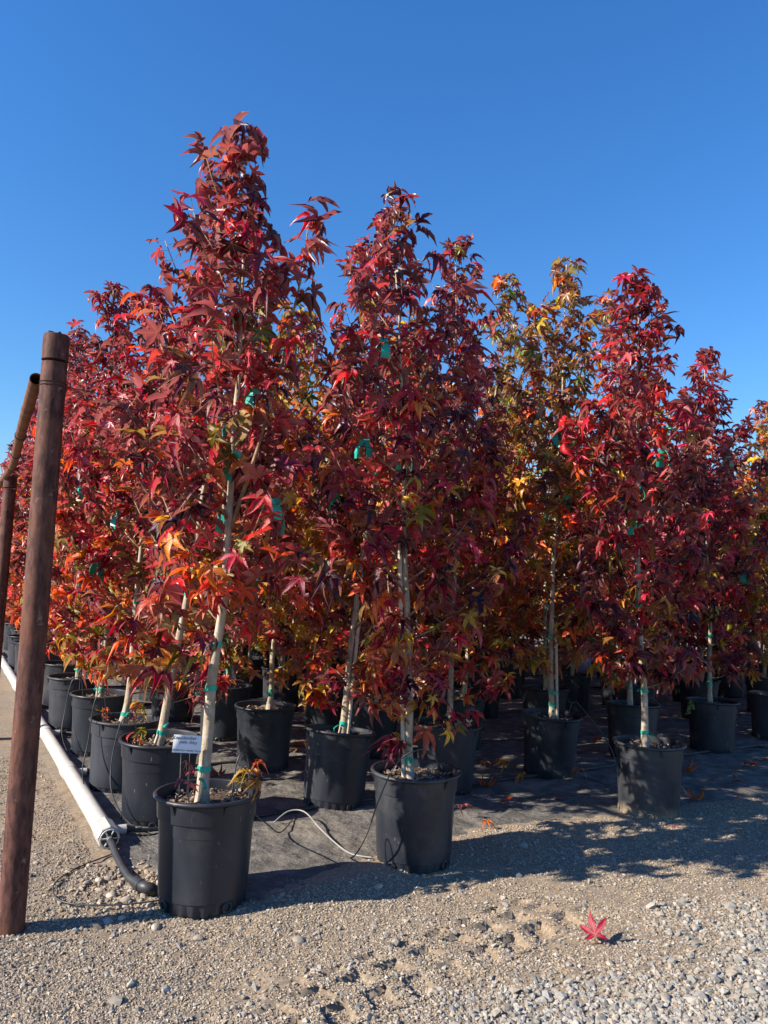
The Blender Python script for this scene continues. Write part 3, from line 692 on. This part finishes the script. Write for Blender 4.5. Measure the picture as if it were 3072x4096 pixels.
# the rest of the block, on its grid
ORD = ['first', 'second', 'third', 'fourth', 'fifth', 'sixth', 'seventh', 'eighth', 'ninth', 'tenth', 'eleventh', 'twelfth', 'thirteenth', 'fourteenth', 'fifteenth']
done = [P1, PA, PB, L2, L3, L4, L5, R1, R2, R3, PC, S3, S4, R4]
PALNAME = {'crimson': 'crimson', 'maroon': 'maroon', 'scarlet': 'red and orange', 'mixed': 'olive and bronze', 'pink': 'dark red', 'golden': 'yellow-green', 'autumn': 'orange and gold'}
MID = {(1, 2): (-.78, 5.60, 'golden'), (1, 3): (-1.25, 6.51, 'golden'), (1, 4): (-1.85, 7.17, 'scarlet'), (2, 2): (-.01, 6.11, 'golden'), (2, 3): (-.43, 6.91, 'golden'),
       (4, 3): (1.09, 8.09, 'golden'), (5, 4): (1.60, 9.65, 'golden'), (5, 3): (2.15, 8.59, 'golden'), (5, 2): (2.64, 7.97, 'autumn'), (6, 2): (3.57, 8.64, 'pink'),
       (7, 3): (3.97, 9.96, 'maroon'), (7, 2): (4.62, 9.30, 'maroon'), (8, 3): (4.82, 10.65, 'maroon'), (0, 5): (-3.0, 7.55, 'scarlet'), (0, 9): (-5.07, 11.24, 'scarlet'), (0, 10): (-5.80, 12.50, 'scarlet')}
proto = {}
def far_tree(pal, k):
    """shared meshes for the trees deeper in the block"""
    if (pal, k) in proto: return proto[(pal, k)]
    r = random.Random(hash_s(pal)+k); ht = (3.25, 3.6, 3.4)[k]
    pts = spline([Vector((0, 0, .38)), Vector((r.uniform(-.06, .06), r.uniform(-.06, .06), 1.6)), Vector((r.uniform(-.12, .12), r.uniform(-.12, .12), ht))], 5)
    tb = MB(); tb.tube(pts, [max(.004, .022*(1-.9*(p.z-.4)/(ht-.4))) for p in pts], 7)
    lats = crown_plan(pts, r, .49, .54, 30); bb = MB()
    for lat in lats: bb.tube(lat[::2], [.006, .004, .002], 3, False)
    tp = MB(); band(tp, pts, .55, .026); band(tp, pts, 1.1, .023); tape_flag(tp, trunk_at(pts, WIRE_Z), r, 1.2)
    lv = tree_leaves(pts, lats, r, .54, 27, .096, pal)
    proto[(pal, k)] = (tb.mesh('trunk', M['bark'], True), bb.mesh('branches', M['twig'], True), mass(lv, COARSE), tp.mesh('tie_tape', M['tape']))
    return proto[(pal, k)]
def hash_s(s): return sum(ord(c)*(i+3) for i, c in enumerate(s))
def copy_far(label, pos, pal, k, rz, sc, group):
    tb, bb, fo, tp = far_tree(pal, k); root = empty('potted_tree', (pos[0], pos[1], 0)); tag(root, label, 'potted tree', group)
    put_pot(root, 'pot', (0, 0), rz, k)
    for nm, me in (('trunk', tb), ('branches', bb), ('foliage', fo), ('tie_tape', tp)):
        o = link(bpy.data.objects.new(nm, me), root); o.rotation_euler.z = rz
        o.scale = (1, 1, sc) if nm in ('trunk', 'tie_tape') else (1, 1, sc)
        if nm in ('branches', 'foliage'): o['kind'] = 'stuff'
rr = random.Random(77)
def seen(x, y, margin):
    v = Vector((x, y, 1.4))-CAMP; z = v.dot(fw); return z > 1 and abs(v.dot(rt)/z) < .5+margin/z
for b in range(0, 15):
    for a in range(0, 12):
        if b == 0: continue
        if (a, b) in MID: x, y, pal = MID[(a, b)]
        else:
            aa = a*1.0 + .03*rr.uniform(-1, 1); bb = b*1.0 + .065*a + .05*rr.uniform(-1, 1)
            if a >= 3: aa = a*.985
            x, y = xy(aa*1.03, bb)
            if any(math.hypot(x-q[0], y-q[1]) < .62 for q in done): continue
            if any(math.hypot(x-q[0], y-q[1]) < .62 for q in MID.values()): continue
            pal = 'scarlet' if a == 0 else rr.choices(['golden', 'autumn', 'mixed', 'maroon', 'scarlet'], [4.5, 3, 2, .8, .6] if a < 6 else [1.6, 2, 1.5, 2.4, 1])[0]
            if a > 6 and b < 3: pal = rr.choice(['maroon', 'pink'])
        dist = math.hypot(x, y)
        if not seen(x, y, 1.5) or dist > 15.5 or (a > 9 and b > 6): continue
        nm = PALNAME[pal]
        if a == 0: lab = f'{nm} sweet gum, {ORD[b]} pot along the white pipe counting from the carded one'
        else: lab = f'{nm} sweet gum in the {ORD[b]} row back, {ORD[a]} column from the white pipe'
        if (a, b) in ((1, 2), (2, 2), (1, 3), (6, 2)):
            make_tree(lab, (x, y), [(x+.02, y, .40), (x+.05, y, 1.6), (x+rr.uniform(-.1, .1), y, rr.uniform(3.3, 3.6))], pal, 40+a+10*b, .47, .54, 30, 28, .094, 140, bands=(.55, 1.1), fine=True)
        else: copy_far(lab, (x, y), pal, rr.randrange(3), rr.uniform(0, 6.28), rr.uniform(.98, 1.16) if a < 6 else rr.uniform(.9, 1.04), 'potted sweet gums standing in rows')
for i in range(26):                                            # the next block, across the gravel aisle
    x = -4 + (i % 13)*1.55+rr.uniform(-.2, .2); y = 24 + (i//13)*1.6 + .5*(i % 13)*.6
    if seen(x, y, .6): copy_far('yellow-green sweet gum in the far block beyond the pale aisle', (x, y), 'golden', i % 3, rr.uniform(0, 6.28), 1., 'potted sweet gums of the far block')

# ------------------------------------------------------------------ posts and rail
def ring_tube(name, pts, r0, r1, mat, parent=None, n=28):
    """an open pipe with wall thickness"""
    b = MB(); P = [Vector(p) for p in pts]; b.tube(P, r0, n, False); b.tube(P[::-1], r1, n, False)
    d0 = (P[1]-P[0]).normalized(); u = d0.orthogonal().normalized(); nv = len(P)*n
    me_f = []
    # end rings: outer tube starts at ring 0, inner tube (reversed) ends at its last ring
    last = nv + (len(P)-1)*n
    def ring(i0, j0, flip):
        import itertools
        vo = [Vector(b.v[i0+k]) for k in range(n)]; vi = [Vector(b.v[j0+k]) for k in range(n)]
        idx = []
        for k in range(n):
            m = min(range(n), key=lambda q: (vi[q]-vo[k]).length); idx.append(m)
        for k in range(n):
            k2 = (k+1) % n; f = (i0+k, i0+k2, j0+idx[k2], j0+idx[k])
            b.f.append(f if flip else f[::-1])
    ring(0, last, False); ring((len(P)-1)*n, nv, True)
    return b.build(name, mat, parent, True, 40)
def post(loc, top, r, label):
    root = empty('steel_post', (*loc, 0)); tag(root, label, 'post', 'rusty pipe posts carrying the rail')
    b = MB(); h = top[2]; lean = Vector((top[0]-loc[0], top[1]-loc[1], 0))
    b.tube([Vector((0, 0, -.10)), lean*.25+Vector((0, 0, h*.25)), lean*.6+Vector((0, 0, h*.6)), lean*.95+Vector((0, 0, h*.95))], r, 40); b.build('shaft', M['rust'], root, True, 40)
    b = MB(); b.tube([lean*.955+Vector((0, 0, h*.955)), lean+Vector((0, 0, h-.006))], r*1.03, 40)
    b.tube([lean*.999+Vector((0, 0, h-.006)), lean+Vector((0, 0, h))], r*.99, 40); b.build('cap', M['rust'], root, True, 40)
    b = MB(); c = lean+Vector((0, 0, h))
    for k in range(5):
        a = 1.25*k+.4; b.box(c+Vector((math.cos(a)*r*.55, math.sin(a)*r*.55, .004)), (.022, .012, .010), Euler((.2*k, .1, a)).to_matrix())
    b.build('weld_bead', M['rust'], root)
    return root
post((-1.317, 2.998), (-1.337, 2.998, 2.27), .0485, 'thick rusty steel post with a capped top standing before the white pipe')
post((-2.985, 6.10), (-3.0, 6.12, 2.06), .0485, 'second rusty steel post further along, under the bent rail')
rail_pts = spline([(-1.43, 3.055, 2.105), (-1.73, 3.62, 2.062), (-2.03, 4.2, 2.041), (-2.59, 5.3, 2.045), (-3.09, 6.2, 2.055), (-3.65, 7.2, 2.06), (-4.6, 8.9, 2.06)], 5)
rail = ring_tube('pipe_rail', rail_pts, .0255, .0215, M['rust_rail'])
tag(rail, 'open-ended orange rusty pipe running back from the thick post', 'rail')
# support wires tied round the rail, one for each row
def rail_at(y):
    for i in range(len(rail_pts)-1):
        if rail_pts[i+1].y >= y: return rail_pts[i].lerp(rail_pts[i+1], (y-rail_pts[i].y)/(rail_pts[i+1].y-rail_pts[i].y))
for i, y in enumerate((3.02, 4.05, 4.75, 5.45, 6.35)):
    c = Vector((-1.3352, 2.998, 2.07)) if i == 0 else rail_at(y); rad = .0505 if i == 0 else .0275
    b = MB(); ax = Vector((0, 0, 1)) if i == 0 else Vector((-.51, .86, 0)); u = ax.orthogonal().normalized(); w = ax.cross(u)
    for tt in (-.006, .005): b.tube([c + ax*tt*(1+.3*k/20) + (u*math.cos(k*.3142)+w*math.sin(k*.3142))*rad for k in range(21)], .0018, 5)
    e = Vector((E1[0], E1[1], 0)); L = 11.5; S = c + e*rad*.9
    b.tube([S + e*(L*k/24) + Vector((0, 0, -.07*math.sin(math.pi*min(1, k/10)) - .004*k)) for k in range(25)], .0018, 5)
    o = b.build('support_wire', M['wire'])
    tag(o, 'thin wire tied round the thick post and strung along the front row' if i == 0 else f'thin wire tied to the rusty rail and strung along the {ORD[i]} row of pots back', 'wire', 'support wires strung through the crowns')

# ------------------------------------------------------------------ irrigation
S = Vector((-1.293, 3.925, .052)); U = Vector((E2[0], E2[1], 0)); X = Vector((E1[0], E1[1], 0)); PR = .046
pvc = empty('irrigation_pipe', (S.x, S.y, 0)); tag(pvc, 'long white plastic water pipe lying on the ground beside the pots', 'pipe')
O0 = Vector((S.x, S.y, 0)); Z = Vector((0, 0, S.z))
for k in range(7):
    b = MB(); b.tube([Z+U*(.06+1.3*k), Z+U*(.06+1.3*k+1.298)], PR-.001*(k % 2), 32); b.build('pipe_section', M['white_pvc'], pvc, True, 40)
for k in range(1, 7):
    b = MB(); b.tube([Z+U*(1.3*k-.045), Z+U*(1.3*k-.035), Z+U*(1.3*k+.09), Z+U*(1.3*k+.1)], [PR+.001, PR+.006, PR+.006, PR+.001], 32); b.build('coupling', M['white_pvc'], pvc, True, 40)
ring_o = [Z-U*.055, Z-U*.05, Z+U*.11, Z+U*.12]
cap = MB(); cap.tube(ring_o, [PR+.005, PR+.009, PR+.009, PR+.001], 8); ec = cap.build('end_fitting', M['white_pvc'], pvc)
b = MB(); b.tube([Z-U*.062, Z-U*.054], PR-.004, 24); b.build('end_shade_disc', M['hose'], ec, True, 40)  # solid black disc stands in for the shade inside the fitting's hollow
b = MB()
for k in range(6):
    a = k*math.pi/3; d = X*math.cos(a)+Vector((0, 0, 1))*math.sin(a); b.tube([Z-U*.066+d*.014, Z-U*.066+d*.043], .004, 5)
b.tube([Z-U*.071+(X*math.cos(k*.39)+Vector((0, 0, 1))*math.sin(k*.39))*.043 for k in range(17)], .004, 5)
b.build('spoke_ring', M['white_pvc'], ec)
b = MB(); b.tube([Z-U*.11, Z-U*.06], [.013, .016], 12); b.build('hose_barb', M['legwire'], ec, True, 40)
for k in range(7):
    s = .05 if k == 0 else 1.3*k-.02
    b = MB(); b.tube([Z+U*s+X*(PR-.01), Z+U*s+X*(PR+.055)], .024, 16); t_ = b.build('tee_outlet', M['white_pvc'], pvc, True, 40)
    b = MB(); b.tube([Z+U*s+X*(PR+.054), Z+U*s+X*(PR+.075), Z+U*s+X*(PR+.085), Z+U*s+X*(PR+.10)], [.018, .018, .014, .013], 12); b.build('barb_nut', M['hose'], t_, True, 40)
# black hose hanging from the pipe end, closed with an elbow cap
hose = empty('black_hose', (-1.29, 3.86, 0)); tag(hose, 'short thick black hose from the white pipe end lying on pebbles', 'hose'); HO = Vector((-1.29, 3.86, 0))
hp = spline([S-U*.10, S-U*.17+Vector((0, 0, -.008)), Vector((-1.155, 3.68, .032)), Vector((-1.05, 3.50, .026)), Vector((-.985, 3.415, .026)), Vector((-.955, 3.385, .028))], 5)
b = MB(); b.tube([p-HO for p in hp], .0165, 14); b.build('tube', M['hose'], hose, True, 40)
b = MB(); b.tube([Vector((-.99, 3.42, .030))-HO, Vector((-.95, 3.375, .030))-HO], [.024, .026], 16); b.build('collar', M['hose'], hose, True, 40)
b = MB(); b.tube([Vector(q)-HO for q in spline([(-.955, 3.38, .030), (-.925, 3.355, .034), (-.90, 3.36, .026), (-.895, 3.375, .012)], 4)], [.023]*8+[.022]*5, 16); b.build('elbow_cap', M['hose'], hose, True, 40)
# feeder hoses running between the rows
for k in range(7):
    s = .05 if k == 0 else 1.3*k-.02; st = S+U*s+X*.13; rh = random.Random(k+5); pts = [st, st+X*.08+Vector((0, 0, -.018))]
    L = 10 if k < 5 else 7; n = 24; off = 0
    for j in range(1, n+1):
        off += rh.uniform(-.02, .02); q = st + X*(.12+L*j/n) + U*(off + (.02*j if k == 0 else 0)); pts.append(Vector((q.x, q.y, .030)))
    b = MB(); b.tube(spline(pts, 3), .0115, 8); o = b.build('feeder_hose', M['hose'], None, True, 40)
    tag(o, 'black feeder hose running between the front row and the second row' if k == 0 else f'black feeder hose running behind row {["one","two","three","four","five","six","seven"][k]} of the pots', 'hose', 'feeder hoses between the rows')
# thin drip tubes
def drip(path, label, mat='tubing', r=.0034):
    b = MB(); b.tube(spline(path, 6), r, 6); tag(b.build('drip_tube', M[mat], None, True), label, 'drip tube', 'thin drip tubes feeding the pots')
def drip_arc(pot, az, end, label, out=1.0, top=.13, low=None):
    a = R(az); d = Vector((math.cos(a), math.sin(a), 0)); p = Vector((*pot, 0)); e = Vector(end)
    mid = p + d*(.30*out)
    drip([p+d*.13+Vector((0, 0, .385)), p+d*.15+Vector((0, 0, POT_H+top*.7)), p+d*.185+Vector((0, 0, POT_H+top)), p+d*.225+Vector((0, 0, POT_H+top*.6)),
          p+d*.25*out+Vector((0, 0, .33)), Vector((mid.x, mid.y, .17))+(e-mid)*.25, Vector((mid.x*.4+e.x*.6, mid.y*.4+e.y*.6, .05)), e], label)
drip_arc(P1, 55, (-.42, 4.42, .03), 'thin drip tube arching out behind the trunk of the carded pot')
drip_arc(L2, 205, (-1.12, 4.06, .03), 'thin drip tube hanging down the side of the first pot behind the carded one', 1.02)
drip_arc(L3, 235, (-1.62, 4.60, .03), 'thin drip tube looping over the rim of the third pot along the pipe', .98, .17)
drip_arc(L4, 215, (-2.05, 5.50, .03), 'thin drip tube hanging down the fourth pot along the pipe', 1.0, .12)
drip_arc(L5, 300, (-2.3, 6.2, .03), 'thin drip tube looping over the fifth pot along the pipe', .95, .16)
drip_arc(R3, 345, (1.75, 5.6, .03), 'thin drip tube bowing out beside the staked second-row pot', 1.5, .10)
drip_arc(R4, 20, (2.55, 6.3, .03), 'thin drip tube leaving the pot behind the dirt-splashed one', 1.5, .05)
drip([(PA[0]+.10, PA[1]-.06, .385), (PA[0]+.09, PA[1]-.09, .50), (PA[0]+.02, PA[1]-.13, .565), (PA[0]-.10, PA[1]-.20, .52), (PA[0]-.18, PA[1]-.24, .36), (PA[0]-.235, PA[1]-.22, .18), (PA[0]-.29, PA[1]-.11, .05), (PA[0]-.33, PA[1]-.02, .022)],
     'thin black tube looping out of the second front pot down to the cloth')
drip([(-.52, 4.30, .03), (-.45, 4.36, .075), (-.36, 4.33, .085), (-.26, 4.16, .055), (-.16, 4.0, .03), (-.08, 3.90, .020), (.02, 3.86, .022)], 'loose pale grey tube curling on the cloth between the front pots', 'grey_tubing', .0042)
drip([(-1.20, 3.80, .012), (-1.301, 3.59, .014), (-1.325, 3.40, .016), (-1.26, 3.26, .016), (-1.172, 3.207, .016), (-1.03, 3.205, .018), (-.923, 3.235, .018), (-.84, 3.28, .016)], 'thin black tube lying in a loop round the pebble heap')
drip([(1.0, 5.05, .024), (1.25, 5.18, .03), (1.5, 5.2, .024), (1.62, 5.4, .03), (1.5, 5.65, .03)], 'thin black tube curled on the cloth before the staked pot')

# ------------------------------------------------------------------ handwritten card
lab = empty('plant_label', (-.77, 3.262, .385)); tag(lab, 'white handwritten plant card on two wire legs in the tall crimson tree pot', 'plant label')
card_rot = Euler((R(-8), R(1.5), R(6)))
b = MB(); b.box((0, 0, 0), (.116, .0016, .071)); card = b.build('card', M['card'], lab); card.location = (0, 0, .262); card.rotation_euler = card_rot
def text(body, x, z, size, shear):
    cu = bpy.data.curves.new('writing', 'FONT'); cu.body = body; cu.size = size; cu.shear = shear; cu.align_x = 'CENTER'; cu.space_character = 1.02; cu.extrude = .0003; cu.resolution_u = 3
    tmp = bpy.data.objects.new('tmp', cu); C.objects.link(tmp); bpy.context.view_layer.update()
    me = bpy.data.meshes.new_from_object(tmp); bpy.data.objects.remove(tmp); me.materials.clear(); me.materials.append(M['ink'])
    o = bpy.data.objects.new('writing', me); C.objects.link(o); o.parent = card; o.location = (x, -.0013, z); o.rotation_euler = (R(90), R(rr.uniform(-3, 3)), 0)
text('Liquidamber', -.012, .018, .0185, .25); text('palo Alto', .003, .001, .0185, .2); text('American sweet Gum', 0, -.029, .0128, .2)
for x in (-.024, .012):
    b = MB(); b.tube([Vector((x, .004, 0)), Vector((x+.002, .006, .12)), Vector((x-.001, .004, .228)), Vector((x, .002, .245))], .0016, 6); b.build('wire_leg', M['legwire'], lab, True)

# ------------------------------------------------------------------ shoots growing in the pots
def shoot(pot, dx, dy, h, pal, n, seed, label, size=.06, name='shoot'):
    r = random.Random(seed); root = empty(name, (pot[0]+dx, pot[1]+dy, .39)); tag(root, label, 'shoot')
    pts = [Vector((0, 0, -.01)), Vector((r.uniform(-.02, .02), -.01, h*.5)), Vector((r.uniform(-.03, .03), -.02, h))]
    b = MB(); b.tube(spline(pts, 4), [.0035-.0025*k/8 for k in range(9)], 6); b.build('stem', M['twig'], root, True)
    for k in range(n):
        z = h*(.35+.65*(k+.5)/n); p = trunk_at(pts, z); o = bpy.data.objects.new('leaf', LEAF_MESH[r.randrange(NV)]); C.objects.link(o); o.parent = root
        o.matrix_local = leaf_matrix((p, k*2.2+r.uniform(-.4, .4), r.uniform(-.2, .4), r.uniform(-.3, .3), size*r.uniform(.7, 1.1), None, 0)); o.color = (*leaf_colour(pal, .2, r), 1)
shoot(P1, .185, -.06, .19, 'golden', 6, 3, 'small green shoot at the rim edge of the carded pot', .058)
shoot(P1, -.055, -.10, .20, 'crimson', 4, 4, 'red sucker shoot beside the handwritten card', .05)
shoot(L2, -.12, -.08, .10, 'autumn', 3, 8, 'orange-leaved shoot in the first pot behind the carded one', .055)
shoot(L3, .12, -.10, .16, 'autumn', 5, 9, 'orange and gold shoot in the third pot along the pipe', .06)
shoot(L3, -.11, -.06, .12, 'scarlet', 3, 10, 'small red shoot by the drip tube of the third pipe-side pot', .05)
r_ = random.Random(5); weed = empty('weed', (PC[0]-.205, PC[1]-.06, .44)); tag(weed, 'small pale green weed trailing over a pot rim', 'weed')
for k in range(7):
    b = MB(); q = Vector((0, 0, -.02)); pts = [q]
    for j in range(4): q = q + Vector((r_.uniform(-.022, .004), r_.uniform(-.022, .012), .012 if j == 0 else r_.uniform(-.05, .0))); pts.append(q)
    b.tube(pts, .0016, 4)
    for p in pts[1:]:
        for m_ in range(4): b.box(p+Vector((r_.uniform(-.012, .012), r_.uniform(-.012, .012), r_.uniform(-.01, .01))), (.011, .008, .0016), Euler((r_.uniform(-1, 1), r_.uniform(-1, 1), r_.uniform(0, 6))).to_matrix())
    b.build('sprig', M.setdefault('weed', simple('weed_leaf', (.22, .27, .10), .6, .3, 40)), weed)

# ------------------------------------------------------------------ fallen leaves
def fallen(x, y, col, size, label, seed, group=None, up=False):
    r = random.Random(seed); V, T, ve = leaf_shape(300+seed, True, True)
    o = link(bpy.data.objects.new('fallen_leaf', tri_mesh('fallen_leaf', V, T, M['leaf'], True, None, ve))); o.scale = (size,)*3; o.color = (*COL[col], 1)
    o.rotation_euler = (r.choice((0, 3.14))+r.uniform(-.25, .25), r.uniform(-.25, .25), r.uniform(0, 6.28)) if not up else up
    V2 = V @ np.array(Euler(o.rotation_euler).to_matrix()).T; z0 = float(V2[:, 2].min())*size
    o.location = (x, y, cloth_z(x, y) - z0 - .004); tag(o, label, 'leaf', group)
fallen(.89, 3.07, 'crimson', .082, 'upright crimson leaf fallen on the open gravel', 11, None, (R(58), R(-10), R(-12)))
fallen(.89, 4.88, 'scarlet', .075, 'curled orange-red leaf on the cloth between the two last front pots', 2)
fallen(.51, 4.51, 'rose', .055, 'small pinkish curled leaf close beside the second front pot', 3)
fallen(.65, 4.42, 'orange', .045, 'tiny orange leaf at the dirt edge near the second front pot', 4)
fallen(2.16, 5.28, 'orange', .085, 'large orange-brown leaf lying beside the dirt-splashed pot', 5)
fallen(1.46, 5.54, 'tan', .085, 'broad tan leaf lying before the staked second-row pot', 6)
fallen(1.76, 4.64, 'brown', .04, 'small brown leaf in front of the dirt-splashed pot', 7)
fallen(2.45, 5.15, 'tan', .045, 'pale tan leaf on the gravel past the front row end', 8)
fallen(-4.25, 9.05, 'scarlet', .09, 'bright red leaf lying on bare dirt beyond the white pipe', 9)
fallen(-2.14, 5.03, 'rose', .06, 'dull pink leaf lying in the dirt beside the thick post', 10)
GR = 'fallen leaves on the shaded cloth'
for i, (x, y) in enumerate([(.93, 5.83), (1.0, 5.7), (.85, 5.9), (1.22, 5.04), (-.63, 6.14), (-.59, 6.38), (-.52, 6.3), (-.68, 6.3), (-1.04, 4.82), (2.47, 5.64), (1.6, 6.2), (3.3, 6.5), (2.2, 7.2), (.2, 5.7), (3.6, 7.2), (1.9, 8.2), (-.45, 6.2), (2.9, 6.2), (.75, 5.35), (1.05, 5.3), (1.85, 5.75), (2.7, 5.8), (-.1, 5.35), (.1, 4.45), (2.35, 6.05), (3.1, 7.4), (.35, 6.0), (-1.0, 5.2), (1.3, 6.6), (2.0, 6.9)]):
    cn = ['orange', 'gold', 'tan', 'brown', 'yellow', 'scarlet'][i % 6]
    fallen(x, y, cn, .055+.03*((i*37) % 10)/10, f'dry curled {cn} leaf fallen on the shaded cloth among the pots', 20+i, GR)

# ------------------------------------------------------------------ far trees and land
def wood(name, x0, x1, y, h, n, seed, label):
    r = np.random.default_rng(seed); x = r.uniform(x0, x1, n); hh = h*(.72+.6*vnoise(x*.16, x*0, seed)+.25*vnoise(x*.6, x*0, seed+1))
    P = np.stack([x, y+r.uniform(-2, 2, n), r.random(n)**.8*hh], 1)
    k = 3; V = P[:, None, :] + r.normal(0, .30, (n, k, 3)); T = np.arange(n*k).reshape(n, k)
    c = np.tile(np.array((.045, .06, .03)), (n*k, 1))*r.uniform(.6, 1.4, (n*k, 1))
    tag(link(bpy.data.objects.new(name, tri_mesh(name, V.reshape(-1, 3), T, M['foliage'], False, c, np.zeros(n*k)))), label, 'trees', kind='stuff')
wood('far_trees', -42, -16, 46, 7.2, 9000, 3, 'dark green trees far beyond the end of the rusty rail')
wood('far_trees', 2, 60, 70, 6.0, 12000, 8, 'dark green trees far behind the second block')
